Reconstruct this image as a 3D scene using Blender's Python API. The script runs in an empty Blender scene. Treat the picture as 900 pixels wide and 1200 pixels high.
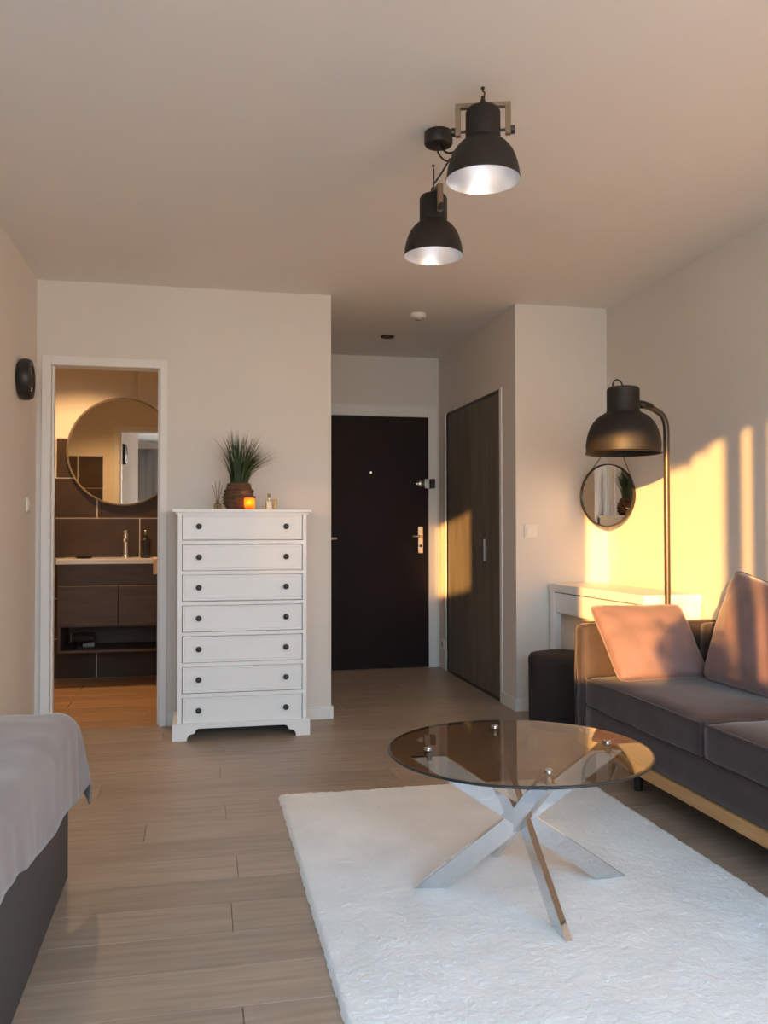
import bpy, bmesh, math, random
from mathutils import Vector, Matrix, Quaternion, noise
random.seed(7)
SC = bpy.context.scene
COL = SC.collection
PI = math.pi

# ------------------------------------------------------------------ camera
CAM_H = 1.1181
yaw, pitch, roll, FPX = 0.2072, 0.0200, -0.0014, 1018.3
fw = Vector((math.sin(yaw)*math.cos(pitch), math.cos(yaw)*math.cos(pitch), math.sin(pitch)))
rt = Vector((math.cos(yaw), -math.sin(yaw), 0)); up = rt.cross(fw)
r2 = rt*math.cos(roll)+up*math.sin(roll); u2 = -rt*math.sin(roll)+up*math.cos(roll)
cd = bpy.data.cameras.new('camera'); cam = bpy.data.objects.new('camera', cd); COL.objects.link(cam)
cam.matrix_world = Matrix(((r2.x, u2.x, -fw.x, 0), (r2.y, u2.y, -fw.y, 0), (r2.z, u2.z, -fw.z, CAM_H), (0, 0, 0, 1)))
cd.sensor_fit = 'VERTICAL'; cd.sensor_height = 36.0; cd.lens = FPX/1200*36.0
cd.clip_start = 0.02; cd.clip_end = 200
SC.camera = cam

# ------------------------------------------------------------------ sky, sun, exposure
SUN_T, SUN_EL = 0.578, math.radians(6.9)
wd = bpy.data.worlds.new('sky'); SC.world = wd; wd.use_nodes = True
wn = wd.node_tree; wn.nodes.clear()
wo = wn.nodes.new('ShaderNodeOutputWorld'); wb = wn.nodes.new('ShaderNodeBackground')
wb.inputs['Strength'].default_value = 11.8
# evening sky: pale warm horizon turning blue with height
wt = wn.nodes.new('ShaderNodeTexCoord'); wx = wn.nodes.new('ShaderNodeSeparateXYZ'); wr = wn.nodes.new('ShaderNodeValToRGB')
wn.links.new(wt.outputs['Generated'], wx.inputs[0]); wn.links.new(wx.outputs['Z'], wr.inputs[0]); wn.links.new(wr.outputs[0], wb.inputs['Color'])
el = wr.color_ramp.elements
el[0].position = 0.0; el[0].color = (0.84, 0.75, 0.66, 1); el[1].position = 1.0; el[1].color = (0.30, 0.52, 0.95, 1)
e_ = el.new(0.12); e_.color = (0.72, 0.84, 0.95, 1)
e_ = el.new(0.30); e_.color = (0.50, 0.78, 1.0, 1)
wn.links.new(wb.outputs[0], wo.inputs[0])
sd = bpy.data.lights.new('sun_offscreen', 'SUN'); sun = bpy.data.objects.new('sun_offscreen', sd); COL.objects.link(sun)
sd.energy = 15.5; sd.color = (1.0, 0.48, 0.13); sd.angle = math.radians(0.55)
sdir = Vector((SUN_T, 1.0, -math.tan(SUN_EL)*math.hypot(SUN_T, 1))).normalized()
sun.rotation_euler = sdir.to_track_quat('-Z', 'Y').to_euler(); sun.location = (-6, -10, 5)
vs = SC.view_settings
vs.view_transform = 'Standard'; vs.look = 'None'; vs.exposure = 0.03; vs.gamma = 1.0; vs.use_curve_mapping = False

# ------------------------------------------------------------------ room numbers
YA, YH, YB = 5.12, 6.85, 5.08          # bathroom wall, hall end wall, corner wall
XL, XR, XHL, XHR = -0.90, 2.512, 0.755, 1.90
HC = 2.516
YW = -0.60                              # window wall inner face
XAL, YAL = -3.10, 3.12                  # bed alcove
DX0, DX1, DH = -0.8215, -0.2319, 2.04   # bathroom doorway
BY = 6.88                               # bathroom back wall

# ------------------------------------------------------------------ materials
MATS = {}
def mat(name, col, rough=0.5, metal=0.0, var=0.0, vscale=8.0, vstretch=(1, 1, 1), bump=0.0, bscale=40.0, sheen=0.0,
        spec=0.5, objvar=0.0, coat=0.0, emis=None, estr=0.0, col2=None):
    if name in MATS: return MATS[name]
    m = bpy.data.materials.new(name); m.use_nodes = True
    nt = m.node_tree; b = nt.nodes['Principled BSDF']
    b.inputs['Base Color'].default_value = (*col, 1); b.inputs['Roughness'].default_value = rough
    b.inputs['Metallic'].default_value = metal; b.inputs['Specular IOR Level'].default_value = spec
    b.inputs['Coat Weight'].default_value = coat
    if sheen:
        b.inputs['Sheen Weight'].default_value = sheen; b.inputs['Sheen Roughness'].default_value = 0.4
    if emis:
        b.inputs['Emission Color'].default_value = (*emis, 1); b.inputs['Emission Strength'].default_value = estr
    tc = nt.nodes.new('ShaderNodeTexCoord'); mp = nt.nodes.new('ShaderNodeMapping')
    mp.inputs['Scale'].default_value = vstretch
    nt.links.new(tc.outputs['Object'], mp.inputs['Vector'])
    vec = mp.outputs[0]
    if objvar:
        oi = nt.nodes.new('ShaderNodeObjectInfo')
        mul = nt.nodes.new('ShaderNodeVectorMath'); mul.operation = 'SCALE'; mul.inputs[0].default_value = (37.0, 19.0, 11.0)
        nt.links.new(oi.outputs['Random'], mul.inputs['Scale'])
        ad = nt.nodes.new('ShaderNodeVectorMath'); ad.operation = 'ADD'
        nt.links.new(vec, ad.inputs[0]); nt.links.new(mul.outputs[0], ad.inputs[1]); vec = ad.outputs[0]
    if var or objvar:
        nz = nt.nodes.new('ShaderNodeTexNoise'); nz.inputs['Scale'].default_value = vscale; nz.inputs['Detail'].default_value = 6
        nt.links.new(vec, nz.inputs['Vector'])
        mx = nt.nodes.new('ShaderNodeMix'); mx.data_type = 'RGBA'
        c2 = col2 or tuple(max(0, c*(1-var)) for c in col)
        c1 = col if col2 else tuple(min(1, c*(1+var)) for c in col)
        mx.inputs['A'].default_value = (*c2, 1); mx.inputs['B'].default_value = (*c1, 1)
        rp = nt.nodes.new('ShaderNodeMapRange'); rp.inputs['From Min'].default_value = 0.3; rp.inputs['From Max'].default_value = 0.7
        nt.links.new(nz.outputs['Fac'], rp.inputs['Value']); nt.links.new(rp.outputs[0], mx.inputs['Factor'])
        out = mx.outputs['Result']
        if objvar:
            hs = nt.nodes.new('ShaderNodeHueSaturation')
            mr = nt.nodes.new('ShaderNodeMapRange'); mr.inputs['To Min'].default_value = 1-objvar; mr.inputs['To Max'].default_value = 1+objvar
            nt.links.new(oi.outputs['Random'], mr.inputs['Value']); nt.links.new(mr.outputs[0], hs.inputs['Value'])
            nt.links.new(out, hs.inputs['Color']); out = hs.outputs[0]
        nt.links.new(out, b.inputs['Base Color'])
    if bump:
        bn = nt.nodes.new('ShaderNodeTexNoise'); bn.inputs['Scale'].default_value = bscale; bn.inputs['Detail'].default_value = 5
        nt.links.new(vec, bn.inputs['Vector'])
        bp = nt.nodes.new('ShaderNodeBump'); bp.inputs['Strength'].default_value = bump; bp.inputs['Distance'].default_value = 0.01
        nt.links.new(bn.outputs['Fac'], bp.inputs['Height']); nt.links.new(bp.outputs[0], b.inputs['Normal'])
    MATS[name] = m
    return m

def glassy(name, tint, refl_ior=1.5, rough=0.0):
    m = bpy.data.materials.new(name); m.use_nodes = True; nt = m.node_tree; nt.nodes.clear()
    o = nt.nodes.new('ShaderNodeOutputMaterial'); mx = nt.nodes.new('ShaderNodeMixShader')
    tr = nt.nodes.new('ShaderNodeBsdfTransparent'); tr.inputs[0].default_value = (*tint, 1)
    gl = nt.nodes.new('ShaderNodeBsdfGlossy'); gl.inputs['Roughness'].default_value = rough
    fr = nt.nodes.new('ShaderNodeFresnel'); fr.inputs['IOR'].default_value = refl_ior
    ge = nt.nodes.new('ShaderNodeNewGeometry'); iv = nt.nodes.new('ShaderNodeMath'); iv.operation = 'SUBTRACT'; iv.inputs[0].default_value = 1.0
    nt.links.new(ge.outputs['Backfacing'], iv.inputs[1])      # the pane reflects at its outer faces only
    fm = nt.nodes.new('ShaderNodeMath'); fm.operation = 'MULTIPLY'
    nt.links.new(fr.outputs[0], fm.inputs[0]); nt.links.new(iv.outputs[0], fm.inputs[1])
    nt.links.new(fm.outputs[0], mx.inputs[0]); nt.links.new(tr.outputs[0], mx.inputs[1]); nt.links.new(gl.outputs[0], mx.inputs[2])
    nt.links.new(mx.outputs[0], o.inputs[0]); MATS[name] = m
    return m

mat('wall', (0.73, 0.695, 0.65), 0.85, var=0.012, vscale=2.0, bump=0.05, bscale=120)
mat('ceiling', (0.82, 0.805, 0.79), 0.9, var=0.01, vscale=2.0)
mat('trim', (0.80, 0.79, 0.77), 0.45)
mat('plank', (0.36, 0.285, 0.22), 0.42, var=0.16, vscale=5.0, vstretch=(0.7, 9, 9), objvar=0.09, bump=0.04, bscale=30)
mat('subfloor', (0.13, 0.10, 0.08), 0.9)
mat('plaster_beige', (0.78, 0.70, 0.58), 0.85)
mat('tile_dark', (0.060, 0.039, 0.026), 0.45, spec=0.25, var=0.15, vscale=5, objvar=0.08)
mat('grout', (0.75, 0.65, 0.52), 0.9)
mat('tile_wood', (0.42, 0.25, 0.13), 0.5, var=0.2, vscale=6, vstretch=(0.6, 6, 6), objvar=0.12)
mat('white_paint', (0.88, 0.88, 0.87), 0.45, var=0.012, vscale=6, vstretch=(0.4, 6, 6), bump=0.03, bscale=60)
mat('knob', (0.028, 0.030, 0.028), 0.35)
mat('door_brown', (0.014, 0.0055, 0.0045), 0.55, spec=0.2, var=0.15, vscale=4)
mat('closet', (0.165, 0.145, 0.12), 0.6, spec=0.3, var=0.22, vscale=3.5, vstretch=(3, 3, 0.5), objvar=0.05)
mat('brass_pale', (0.80, 0.66, 0.50), 0.3, metal=1.0)
mat('steel', (0.55, 0.53, 0.50), 0.3, metal=1.0)
mat('chrome', (0.70, 0.72, 0.74), 0.06, metal=1.0)
mat('black_metal', (0.018, 0.016, 0.015), 0.45)
mat('lamp_black', (0.012, 0.0095, 0.008), 0.55, var=0.05)
mat('pole_metal', (0.060, 0.042, 0.025), 0.32, spec=0.6)
mat('shade_inner', (0.66, 0.66, 0.68), 0.34, metal=0.95)
mat('added_drape', (0.30, 0.29, 0.28), 0.9)
mat('bracket_wood', (0.20, 0.145, 0.095), 0.6, var=0.3, vscale=14, vstretch=(1, 1, 0.2))
mat('bulb', (1, 1, 1), 0.3, emis=(1.0, 0.97, 0.95), estr=15)
mat('mirror', (0.86, 0.87, 0.87), 0.01, metal=1.0)
mat('velvet', (0.046, 0.032, 0.034), 0.75, sheen=0.22, var=0.12, vscale=9, bump=0.12, bscale=25)
mat('velvet_pillow', (0.20, 0.125, 0.12), 0.7, sheen=0.4, var=0.10, vscale=9, bump=0.15, bscale=22)
mat('oak', (0.50, 0.28, 0.11), 0.5, var=0.15, vscale=10, vstretch=(6, 0.6, 6))
mat('pouf', (0.030, 0.026, 0.027), 0.85, bump=0.1, bscale=120)
mat('bed_base', (0.070, 0.068, 0.073), 0.85, bump=0.12, bscale=160)
mat('blanket', (0.27, 0.235, 0.23), 0.85, sheen=0.3, var=0.10, vscale=5, bump=0.1, bscale=45)
mat('mattress', (0.6, 0.58, 0.55), 0.85)
mat('rug', (0.82, 0.86, 0.875), 0.95, var=0.07, vscale=4.5, bump=0.5, bscale=95, sheen=0.2)
mat('grass', (0.028, 0.060, 0.022), 0.6, var=0.35, vscale=12)
mat('basket', (0.12, 0.06, 0.032), 0.8, var=0.45, vscale=25, vstretch=(1, 1, 3), bump=0.4, bscale=60)
mat('reed', (0.16, 0.09, 0.06), 0.8)
mat('flame', (1, 0.6, 0.2), 0.5, emis=(1.0, 0.55, 0.18), estr=30)
mat('perfume', (0.62, 0.45, 0.15), 0.12)
mat('vanity_wood', (0.082, 0.053, 0.036), 0.55, var=0.22, vscale=6, vstretch=(0.6, 6, 6))
mat('ceramic', (0.82, 0.78, 0.72), 0.15)
mat('towel', (0.75, 0.55, 0.38), 0.9, bump=0.2, bscale=150)
mat('plastic_black', (0.02, 0.02, 0.022), 0.3)
mat('plastic_grey', (0.35, 0.33, 0.32), 0.4)
mat('plastic_white', (0.80, 0.78, 0.74), 0.4)
mat('bath_lamp', (1, 0.8, 0.5), 0.4, emis=(1.0, 0.62, 0.28), estr=14)
mat('concrete', (0.42, 0.40, 0.38), 0.9, var=0.08)
mat('leaf', (0.05, 0.10, 0.03), 0.6, var=0.3, vscale=10)
mat('terracotta', (0.42, 0.20, 0.12), 0.8)
mat('soil', (0.03, 0.02, 0.015), 0.95)
mat('frame_white', (0.78, 0.78, 0.77), 0.4)
glassy('smoked_glass', (0.72, 0.63, 0.54), 1.62)
glassy('clear_glass', (0.96, 0.97, 0.97), 1.45)
glassy('bottle_glass', (0.80, 0.70, 0.50), 1.5)
m = bpy.data.materials.new('sheer'); m.use_nodes = True; nt = m.node_tree; nt.nodes.clear()
_o = nt.nodes.new('ShaderNodeOutputMaterial'); _m = nt.nodes.new('ShaderNodeMixShader'); _m.inputs[0].default_value = 0.972
_t = nt.nodes.new('ShaderNodeBsdfTransparent'); _l = nt.nodes.new('ShaderNodeBsdfTranslucent'); _l.inputs[0].default_value = (0.8, 0.75, 0.68, 1)
nt.links.new(_t.outputs[0], _m.inputs[1]); nt.links.new(_l.outputs[0], _m.inputs[2]); nt.links.new(_m.outputs[0], _o.inputs[0]); MATS['sheer'] = m

m = bpy.data.materials.new('amber'); m.use_nodes = True; nt = m.node_tree; nt.nodes.clear()
_o = nt.nodes.new('ShaderNodeOutputMaterial'); _m = nt.nodes.new('ShaderNodeMixShader'); _m.inputs[0].default_value = 0.65
_t = nt.nodes.new('ShaderNodeBsdfTransparent'); _t.inputs[0].default_value = (0.95, 0.62, 0.28, 1)
_l = nt.nodes.new('ShaderNodeBsdfTranslucent'); _l.inputs[0].default_value = (0.9, 0.48, 0.16, 1)
nt.links.new(_t.outputs[0], _m.inputs[1]); nt.links.new(_l.outputs[0], _m.inputs[2]); nt.links.new(_m.outputs[0], _o.inputs[0]); MATS['amber'] = m

# ------------------------------------------------------------------ helpers
def tag(o, label=None, cat=None, group=None, kind=None):
    if label: o['label'] = label
    if cat: o['category'] = cat
    if group: o['group'] = group
    if kind: o['kind'] = kind
    return o
def obj(name, bm, mt, parent=None, smooth=False, angle=None):
    me = bpy.data.meshes.new(name)
    bmesh.ops.recalc_face_normals(bm, faces=bm.faces[:]); bm.to_mesh(me); bm.free()
    me.materials.append(MATS[mt] if isinstance(mt, str) else mt)
    o = bpy.data.objects.new(name, me); COL.objects.link(o)
    if smooth:
        me.shade_smooth()
        if angle: me.set_sharp_from_angle(angle=math.radians(angle))
    if parent:
        o.parent = parent
    return o
def empty(name, loc, label, cat, rz=0, group=None):
    o = bpy.data.objects.new(name, None); COL.objects.link(o); o.empty_display_size = 0.1
    o.location = loc; o.rotation_euler = (0, 0, rz)
    return tag(o, label, cat, group)
def struct(name, bm, mt, label=None):
    o = obj(name, bm, mt); o['kind'] = 'structure'
    if label: o['label'] = label
    return o
def NB(): return bmesh.new()
def box(bm, x0, x1, y0, y1, z0, z1, bev=0.0, seg=2):
    vs_ = [bm.verts.new(c) for c in ((x0, y0, z0), (x1, y0, z0), (x1, y1, z0), (x0, y1, z0), (x0, y0, z1), (x1, y0, z1), (x1, y1, z1), (x0, y1, z1))]
    fs = [bm.faces.new([vs_[i] for i in q]) for q in ((3, 2, 1, 0), (4, 5, 6, 7), (0, 1, 5, 4), (1, 2, 6, 5), (2, 3, 7, 6), (3, 0, 4, 7))]
    if bev:
        es = list({e for f in fs for e in f.edges})
        bmesh.ops.bevel(bm, geom=es, offset=bev, segments=seg, profile=0.5, affect='EDGES')
    return bm
def bx(*a, **k): return box(NB(), *a, **k)
def lathe(prof, n=32, bm=None, center=(0, 0, 0), M=None, cap=True):
    bm = bm or NB(); rings = []
    for r, z in prof:
        ring = []
        for i in range(n):
            a = 2*PI*i/n
            p = Vector((r*math.cos(a), r*math.sin(a), z))
            if M: p = M @ p
            ring.append(bm.verts.new(p+Vector(center)))
        rings.append(ring)
    for a, b in zip(rings, rings[1:]):
        for i in range(n): bm.faces.new((a[i], a[(i+1) % n], b[(i+1) % n], b[i]))
    if cap:
        if prof[0][0] > 1e-6: bm.faces.new(rings[0][::-1])
        if prof[-1][0] > 1e-6: bm.faces.new(rings[-1])
    bmesh.ops.remove_doubles(bm, verts=bm.verts[:], dist=1e-6)
    return bm
def tube(pts, r, n=8, bm=None, closed=False, radii=None):
    bm = bm or NB(); pts = [Vector(p) for p in pts]; rings = []; N = len(pts); prev = None
    for i, p in enumerate(pts):
        if closed: d = pts[(i+1) % N]-pts[i-1]
        else: d = pts[min(i+1, N-1)]-pts[max(i-1, 0)]
        d.normalize()
        if prev is None:
            a = d.orthogonal().normalized()
        else:
            a = (prev-d*prev.dot(d)).normalized()
        prev = a; b = d.cross(a); rr = radii[i] if radii else r
        rings.append([bm.verts.new(p+(a*math.cos(2*PI*k/n)+b*math.sin(2*PI*k/n))*rr) for k in range(n)])
    prs = list(zip(rings, rings[1:]))+([(rings[-1], rings[0])] if closed else [])
    for A, B in prs:
        for k in range(n): bm.faces.new((A[k], A[(k+1) % n], B[(k+1) % n], B[k]))
    if not closed:
        bm.faces.new(rings[0][::-1]); bm.faces.new(rings[-1])
    return bm
def prism(poly, ax, a0, a1, bm=None):
    """extrude a 2-D outline along an axis; poly given in the two other axes in xyz order"""
    bm = bm or NB()
    def P(u, v, w):
        return {'x': (w, u, v), 'y': (u, w, v), 'z': (u, v, w)}[ax]
    A = [bm.verts.new(P(u, v, a0)) for u, v in poly]; B = [bm.verts.new(P(u, v, a1)) for u, v in poly]
    n = len(poly); bm.faces.new(A[::-1]); bm.faces.new(B)
    for i in range(n): bm.faces.new((A[i], A[(i+1) % n], B[(i+1) % n], B[i]))
    return bm
def bez(p0, p1, p2, p3, n=12):
    p0, p1, p2, p3 = map(Vector, (p0, p1, p2, p3)); out = []
    for i in range(n+1):
        t = i/n; s = 1-t
        out.append(p0*s**3+p1*3*s*s*t+p2*3*s*t*t+p3*t**3)
    return out
def M_axis(zaxis, origin=(0, 0, 0)):
    q = Vector((0, 0, 1)).rotation_difference(Vector(zaxis).normalized())
    return Matrix.Translation(origin) @ q.to_matrix().to_4x4()
def part(name, mesh_owner, parent, loc=(0, 0, 0), rot=(0, 0, 0)):
    o = bpy.data.objects.new(name, mesh_owner.data); COL.objects.link(o); o.parent = parent; o.location = loc; o.rotation_euler = rot
    return o

# ================================================================== SETTING
# floor: subfloor slab and single planks running across the room
fl = struct('floor', bx(XAL-0.1, XR+0.1, YW-0.2, YH+0.1, -0.12, -0.006), 'subfloor', 'greige wooden plank floor')
PW, PL, GAP = 0.192, 1.285, 0.0016
plank0 = None
joints = [0.09, -0.55, 0.12, 0.55, -0.2, 0.098, 0.75, -0.42]
row = 0; y = YW
pm = {}
while y < YH:
    x0r, x1r = XAL, XR
    y1 = min(y+PW, YH)
    ym = (y+y1)/2
    if ym > YB: x0r, x1r = XHL-0.05, XHR
    elif ym > YAL: x0r = XL
    if ym > YA and ym < YA+0.1: x0r = XHL-0.05
    off = joints[row % len(joints)]
    x = off - PL*math.ceil((off-x0r)/PL)
    while x < x1r:
        a, b = max(x, x0r), min(x+PL, x1r)
        if b-a > 0.02:
            key = (round(b-a, 3), round(y1-y, 3))
            if key not in pm:
                L, W = key
                pm[key] = obj('plank', bx(GAP/2, L-GAP/2, GAP/2, W-GAP/2, -0.008, 0.0, bev=0.0008, seg=1), 'plank', fl)
                o = pm[key]
            else:
                o = part('plank', pm[key], fl)
            o.location = (a, y, 0)
        x += PL
    y += PW; row += 1

cl = struct('ceiling', bx(XAL-0.1, XR+0.1, YW-0.2, YH+0.1, HC, HC+0.1), 'ceiling', 'plain white ceiling')

# walls
bm = NB()                                                      # wall with the bathroom doorway
box(bm, -1.75, DX0-0.02, YA, YA+0.1, 0, HC); box(bm, DX1+0.02, XHL, YA, YA+0.1, 0, HC); box(bm, DX0-0.02, DX1+0.02, YA, YA+0.1, DH+0.02, HC)
wall_bath = struct('wall_bathroom', bm, 'wall', 'white wall with the bathroom doorway')
struct('wall_hall_left', bx(XHL-0.1, XHL, YA+0.1, YH, 0, HC), 'wall')
struct('wall_hall_end', bx(XHL-0.1, XHR+0.8, YH, YH+0.1, 0, HC), 'wall')
CY0, CY1, CH = 5.365, 6.63, 2.035                              # closet opening in the hall's right wall
bm = NB(); box(bm, XHR, XHR+0.1, YB+0.1, CY0, 0, HC); box(bm, XHR, XHR+0.1, CY1, YH, 0, HC); box(bm, XHR, XHR+0.1, CY0, CY1, CH, HC)
struct('wall_hall_right', bm, 'wall')
struct('wall_closet_back', bx(XHR+0.6, XHR+0.7, YB+0.1, YH, 0, HC), 'wall')
struct('wall_corner', bx(XHR, XR+0.1, YB, YB+0.1, 0, HC), 'wall', 'white wall beside the hall')
struct('wall_right', bx(XR, XR+0.1, YW-0.2, YB, 0, HC), 'wall', 'white wall behind the sofa')
struct('wall_left', bx(XL-0.1, XL, YAL, YA, 0, HC), 'wall', 'white wall with the round black lamp')
struct('wall_alcove_end', bx(XAL-0.1, XL-0.1, YAL, YAL+0.1, 0, HC), 'wall')
struct('wall_alcove_left', bx(XAL-0.1, XAL, YW-0.2, YAL, 0, HC), 'wall')
# window wall behind the camera: a high small window and a wide French window
WX = [(-2.93, -1.93, 1.60, 2.20), (-1.03, 2.36, 0.0, 2.22)]
bm = NB()
y0, y1 = YW-0.2, YW
box(bm, XAL-0.1, WX[0][0], y0, y1, 0, HC); box(bm, WX[0][0], WX[0][1], y0, y1, 0, WX[0][2]); box(bm, WX[0][0], WX[0][1], y0, y1, WX[0][3], HC)
box(bm, WX[0][1], WX[1][0], y0, y1, 0, HC); box(bm, WX[1][0], WX[1][1], y0, y1, WX[1][3], HC); box(bm, WX[1][1], XR+0.1, y0, y1, 0, HC)
struct('wall_window', bm, 'wall')
def portal(x0, x1, z0, z1):
    l = bpy.data.lights.new('window_portal_offscreen', 'AREA'); l.shape = 'RECTANGLE'; l.size = x1-x0; l.size_y = z1-z0; l.cycles.is_portal = True
    o = bpy.data.objects.new('window_portal_offscreen', l); COL.objects.link(o); o.location = ((x0+x1)/2, YW-0.19, (z0+z1)/2)
    o.rotation_euler = Vector((0, 1, 0)).to_track_quat('-Z', 'Z').to_euler()
for w in WX: portal(*w)
# window frames: mullions where the light strips on the right wall show them
wf = struct('window_1', bx(-0.063, 0.0, YW-0.08, YW-0.02, 0, 2.20, bev=0.004), 'frame_white')
obj('mullion', bx(0.057, 0.114, YW-0.08, YW-0.02, 0, 2.20, bev=0.004), 'frame_white', wf)
obj('mullion', bx(1.16, 1.26, YW-0.08, YW-0.02, 0, 2.20, bev=0.004), 'frame_white', wf)
obj('top_rail', bx(-1.03, 2.36, YW-0.081, YW-0.019, 2.19, 2.22), 'frame_white', wf)
obj('pane', bx(-1.02, -0.063, YW-0.055, YW-0.045, 0.0, 2.17), 'clear_glass', wf)
obj('pane', bx(0.114, 1.16, YW-0.055, YW-0.045, 0.0, 2.17), 'clear_glass', wf)
obj('pane', bx(1.26, 2.35, YW-0.055, YW-0.045, 0.0, 2.17), 'clear_glass', wf)
wf2 = struct('window_2', bx(-2.93, -1.93, YW-0.08, YW-0.02, 1.585, 1.615, bev=0.004), 'frame_white')
obj('pane', bx(-2.93, -1.93, YW-0.055, YW-0.045, 1.615, 2.20), 'clear_glass', wf2)
struct('balcony_parapet', bx(-1.9, 2.9, -1.45, -1.35, -0.1, 1.135), 'concrete')
struct('balcony_slab', bx(-1.9, 2.9, -1.35, YW-0.2, -0.15, -0.02), 'concrete')

# baseboards
BBH, BBT = 0.075, 0.012
def bb(side, *a): o = struct('baseboard_'+side, bx(*a, bev=0.002, seg=1), 'trim'); return o
bb('bathroom', DX1+0.05, XHL+BBT, YA-BBT, YA, 0, BBH)
bb('hall_left', XHL, XHL+BBT, YA, YH, 0, BBH)
bb('corner', XHR-BBT, XR, YB-BBT, YB, 0, BBH)
bb('hall_right', XHR-BBT, XHR, YB, CY0-0.05, 0, BBH)
bb('left', XL, XL+BBT, YAL, YA, 0, BBH)
bb('right', XR-BBT, XR, YW, YB-BBT, 0, BBH)

# bathroom doorway casing
t = NB(); c = 0.052
yb_ = YA+0.114
box(t, DX0-c, DX0, YA-0.014, yb_, 0, DH+c, bev=0.003, seg=1); box(t, DX1, DX1+0.04, YA-0.014, yb_, 0, DH+c, bev=0.003, seg=1)
box(t, DX0-0.001, DX1+0.001, YA-0.013, yb_-0.001, DH, DH+c-0.001, bev=0.003, seg=1)
box(t, DX1-0.014, DX1+0.001, YA+0.03, YA+0.075, 0.001, DH+0.001); box(t, DX0-0.001, DX0+0.010, YA+0.03, YA+0.075, 0.001, DH+0.001)
struct('trim_1', t, 'trim', 'white casing of the bathroom doorway')
# entry door
EX0, EX1 = 1.0, 1.804
d = struct('door_1', bx(EX0-0.02, EX1, YH-0.03, YH-0.002, 0.006, 2.025, bev=0.002, seg=1), 'door_brown', 'dark brown entrance door at the end of the hall')
pl = obj('handle_plate', bx(1.713, 1.753, YH-0.04, YH-0.03, 0.925, 1.142, bev=0.003), 'brass_pale', d)
obj('lever', tube([(1.735, YH-0.04, 1.062), (1.735, YH-0.085, 1.062), (1.725, YH-0.09, 1.062), (1.655, YH-0.09, 1.062)], 0.008), 'brass_pale', pl, smooth=True)
obj('lock_cylinder', lathe([(0.011, 0), (0.011, 0.01), (0.0, 0.011)], 16, M=M_axis((0, -1, 0)), center=(1.735, YH-0.04, 0.985)), 'black_metal', pl, smooth=True, angle=40)
lk = obj('night_latch', bx(1.76, 1.802, YH-0.075, YH-0.03, 1.448, 1.525, bev=0.004), 'steel', d)
obj('latch_knob', lathe([(0.026, 0), (0.026, 0.02), (0.018, 0.026), (0, 0.027)], 20, M=M_axis((0, -1, 0)), center=(1.735, YH-0.03, 1.487)), 'steel', lk, smooth=True, angle=40)
obj('latch_keeper', bx(1.812, 1.848, YH-0.075, YH-0.018, 1.45, 1.525, bev=0.003), 'black_metal', lk)
obj('latch_bar', bx(1.695, 1.72, YH-0.045, YH-0.03, 1.478, 1.496, bev=0.002), 'steel', lk)
obj('peephole', lathe([(0.009, 0), (0.009, 0.006), (0, 0.006)], 12, M=M_axis((0, -1, 0)), center=(1.326, YH-0.03, 1.573)), 'brass_pale', d)
t = NB(); box(t, EX1, EX1+0.075, YH-0.02, YH, 0, 2.112, bev=0.003, seg=1); box(t, EX0-0.09, EX1, YH-0.02, YH, 2.03, 2.112, bev=0.003, seg=1)
box(t, EX0-0.09, EX1+0.08, YH-0.026, YH, 2.112, 2.122)
struct('trim_2', t, 'trim', 'white frame of the entrance door')
# folding closet door
cd_ = struct('door_2', bx(XHR+0.012, XHR+0.05, CY0, CY1, CH-0.02, CH-0.002), 'black_metal', 'dark grey-brown folding closet door in the hall')
ys = [CY1-0.004, 6.315, 6.0, 5.68, CY0+0.004]; xs = [0.010, 0.014, 0.006, 0.022, 0.010]
for i in range(4):
    (ya, xa), (yb, xb) = (ys[i], xs[i]), (ys[i+1], xs[i+1])
    poly = [(XHR+xa, ya-0.001), (XHR+xb, yb+0.001), (XHR+xb+0.022, yb+0.001), (XHR+xa+0.022, ya-0.001)]
    obj('panel', prism(poly, 'z', 0.012, CH-0.02), 'closet', cd_)
obj('handle', bx(XHR-0.002, XHR+0.018, 5.70, 5.712, 0.90, 1.05, bev=0.002), 'steel', cd_)
t = NB(); box(t, XHR-0.008, XHR+0.03, CY0-0.04, CY0, 0, CH+0.0, bev=0.002, seg=1); box(t, XHR-0.008, XHR+0.03, CY1, CY1+0.03, 0, CH, bev=0.002, seg=1)
struct('trim_3', t, 'trim')
# hall side door, seen only by its lever past the wall corner
sdr = struct('door_3', bx(XHL-0.002, XHL+0.006, 5.35, 6.15, 0.005, 2.03), 'trim')
obj('lever', tube([(XHL+0.0, 5.42, 1.06), (XHL+0.075, 5.42, 1.06), (XHL+0.078, 5.43, 1.06), (XHL+0.078, 5.53, 1.06)], 0.008), 'steel', sdr, smooth=True)

# ------------------------------------------------------------------ bathroom shell
bxl, bxr = -1.65, 0.60
struct('floor_bathroom', bx(bxl, XHL-0.1, YA, BY, -0.1, -0.004), 'grout', 'warm brown wood-look tile floor of the bathroom')
flb = bpy.data.objects['floor_bathroom']
fp = {}
yy = YA+0.0; k = 0
while yy < BY-0.001:
    y1 = min(yy+0.21, BY)
    x = bxl - [0.1, 0.55, 0.3][k % 3]
    while x < bxr:
        a, b = max(x, bxl), min(x+0.93, bxr)
        if b-a > 0.03:
            key = (round(b-a, 3), round(y1-yy, 3))
            if key not in fp:
                o = fp[key] = obj('floor_tile', bx(0.002, key[0]-0.002, 0.002, key[1]-0.002, -0.006, 0.002, bev=0.001, seg=1), 'tile_wood', flb)
            else: o = part('floor_tile', fp[key], flb)
            o.location = (a, yy, 0)
        x += 0.93
    yy += 0.21; k += 1
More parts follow.
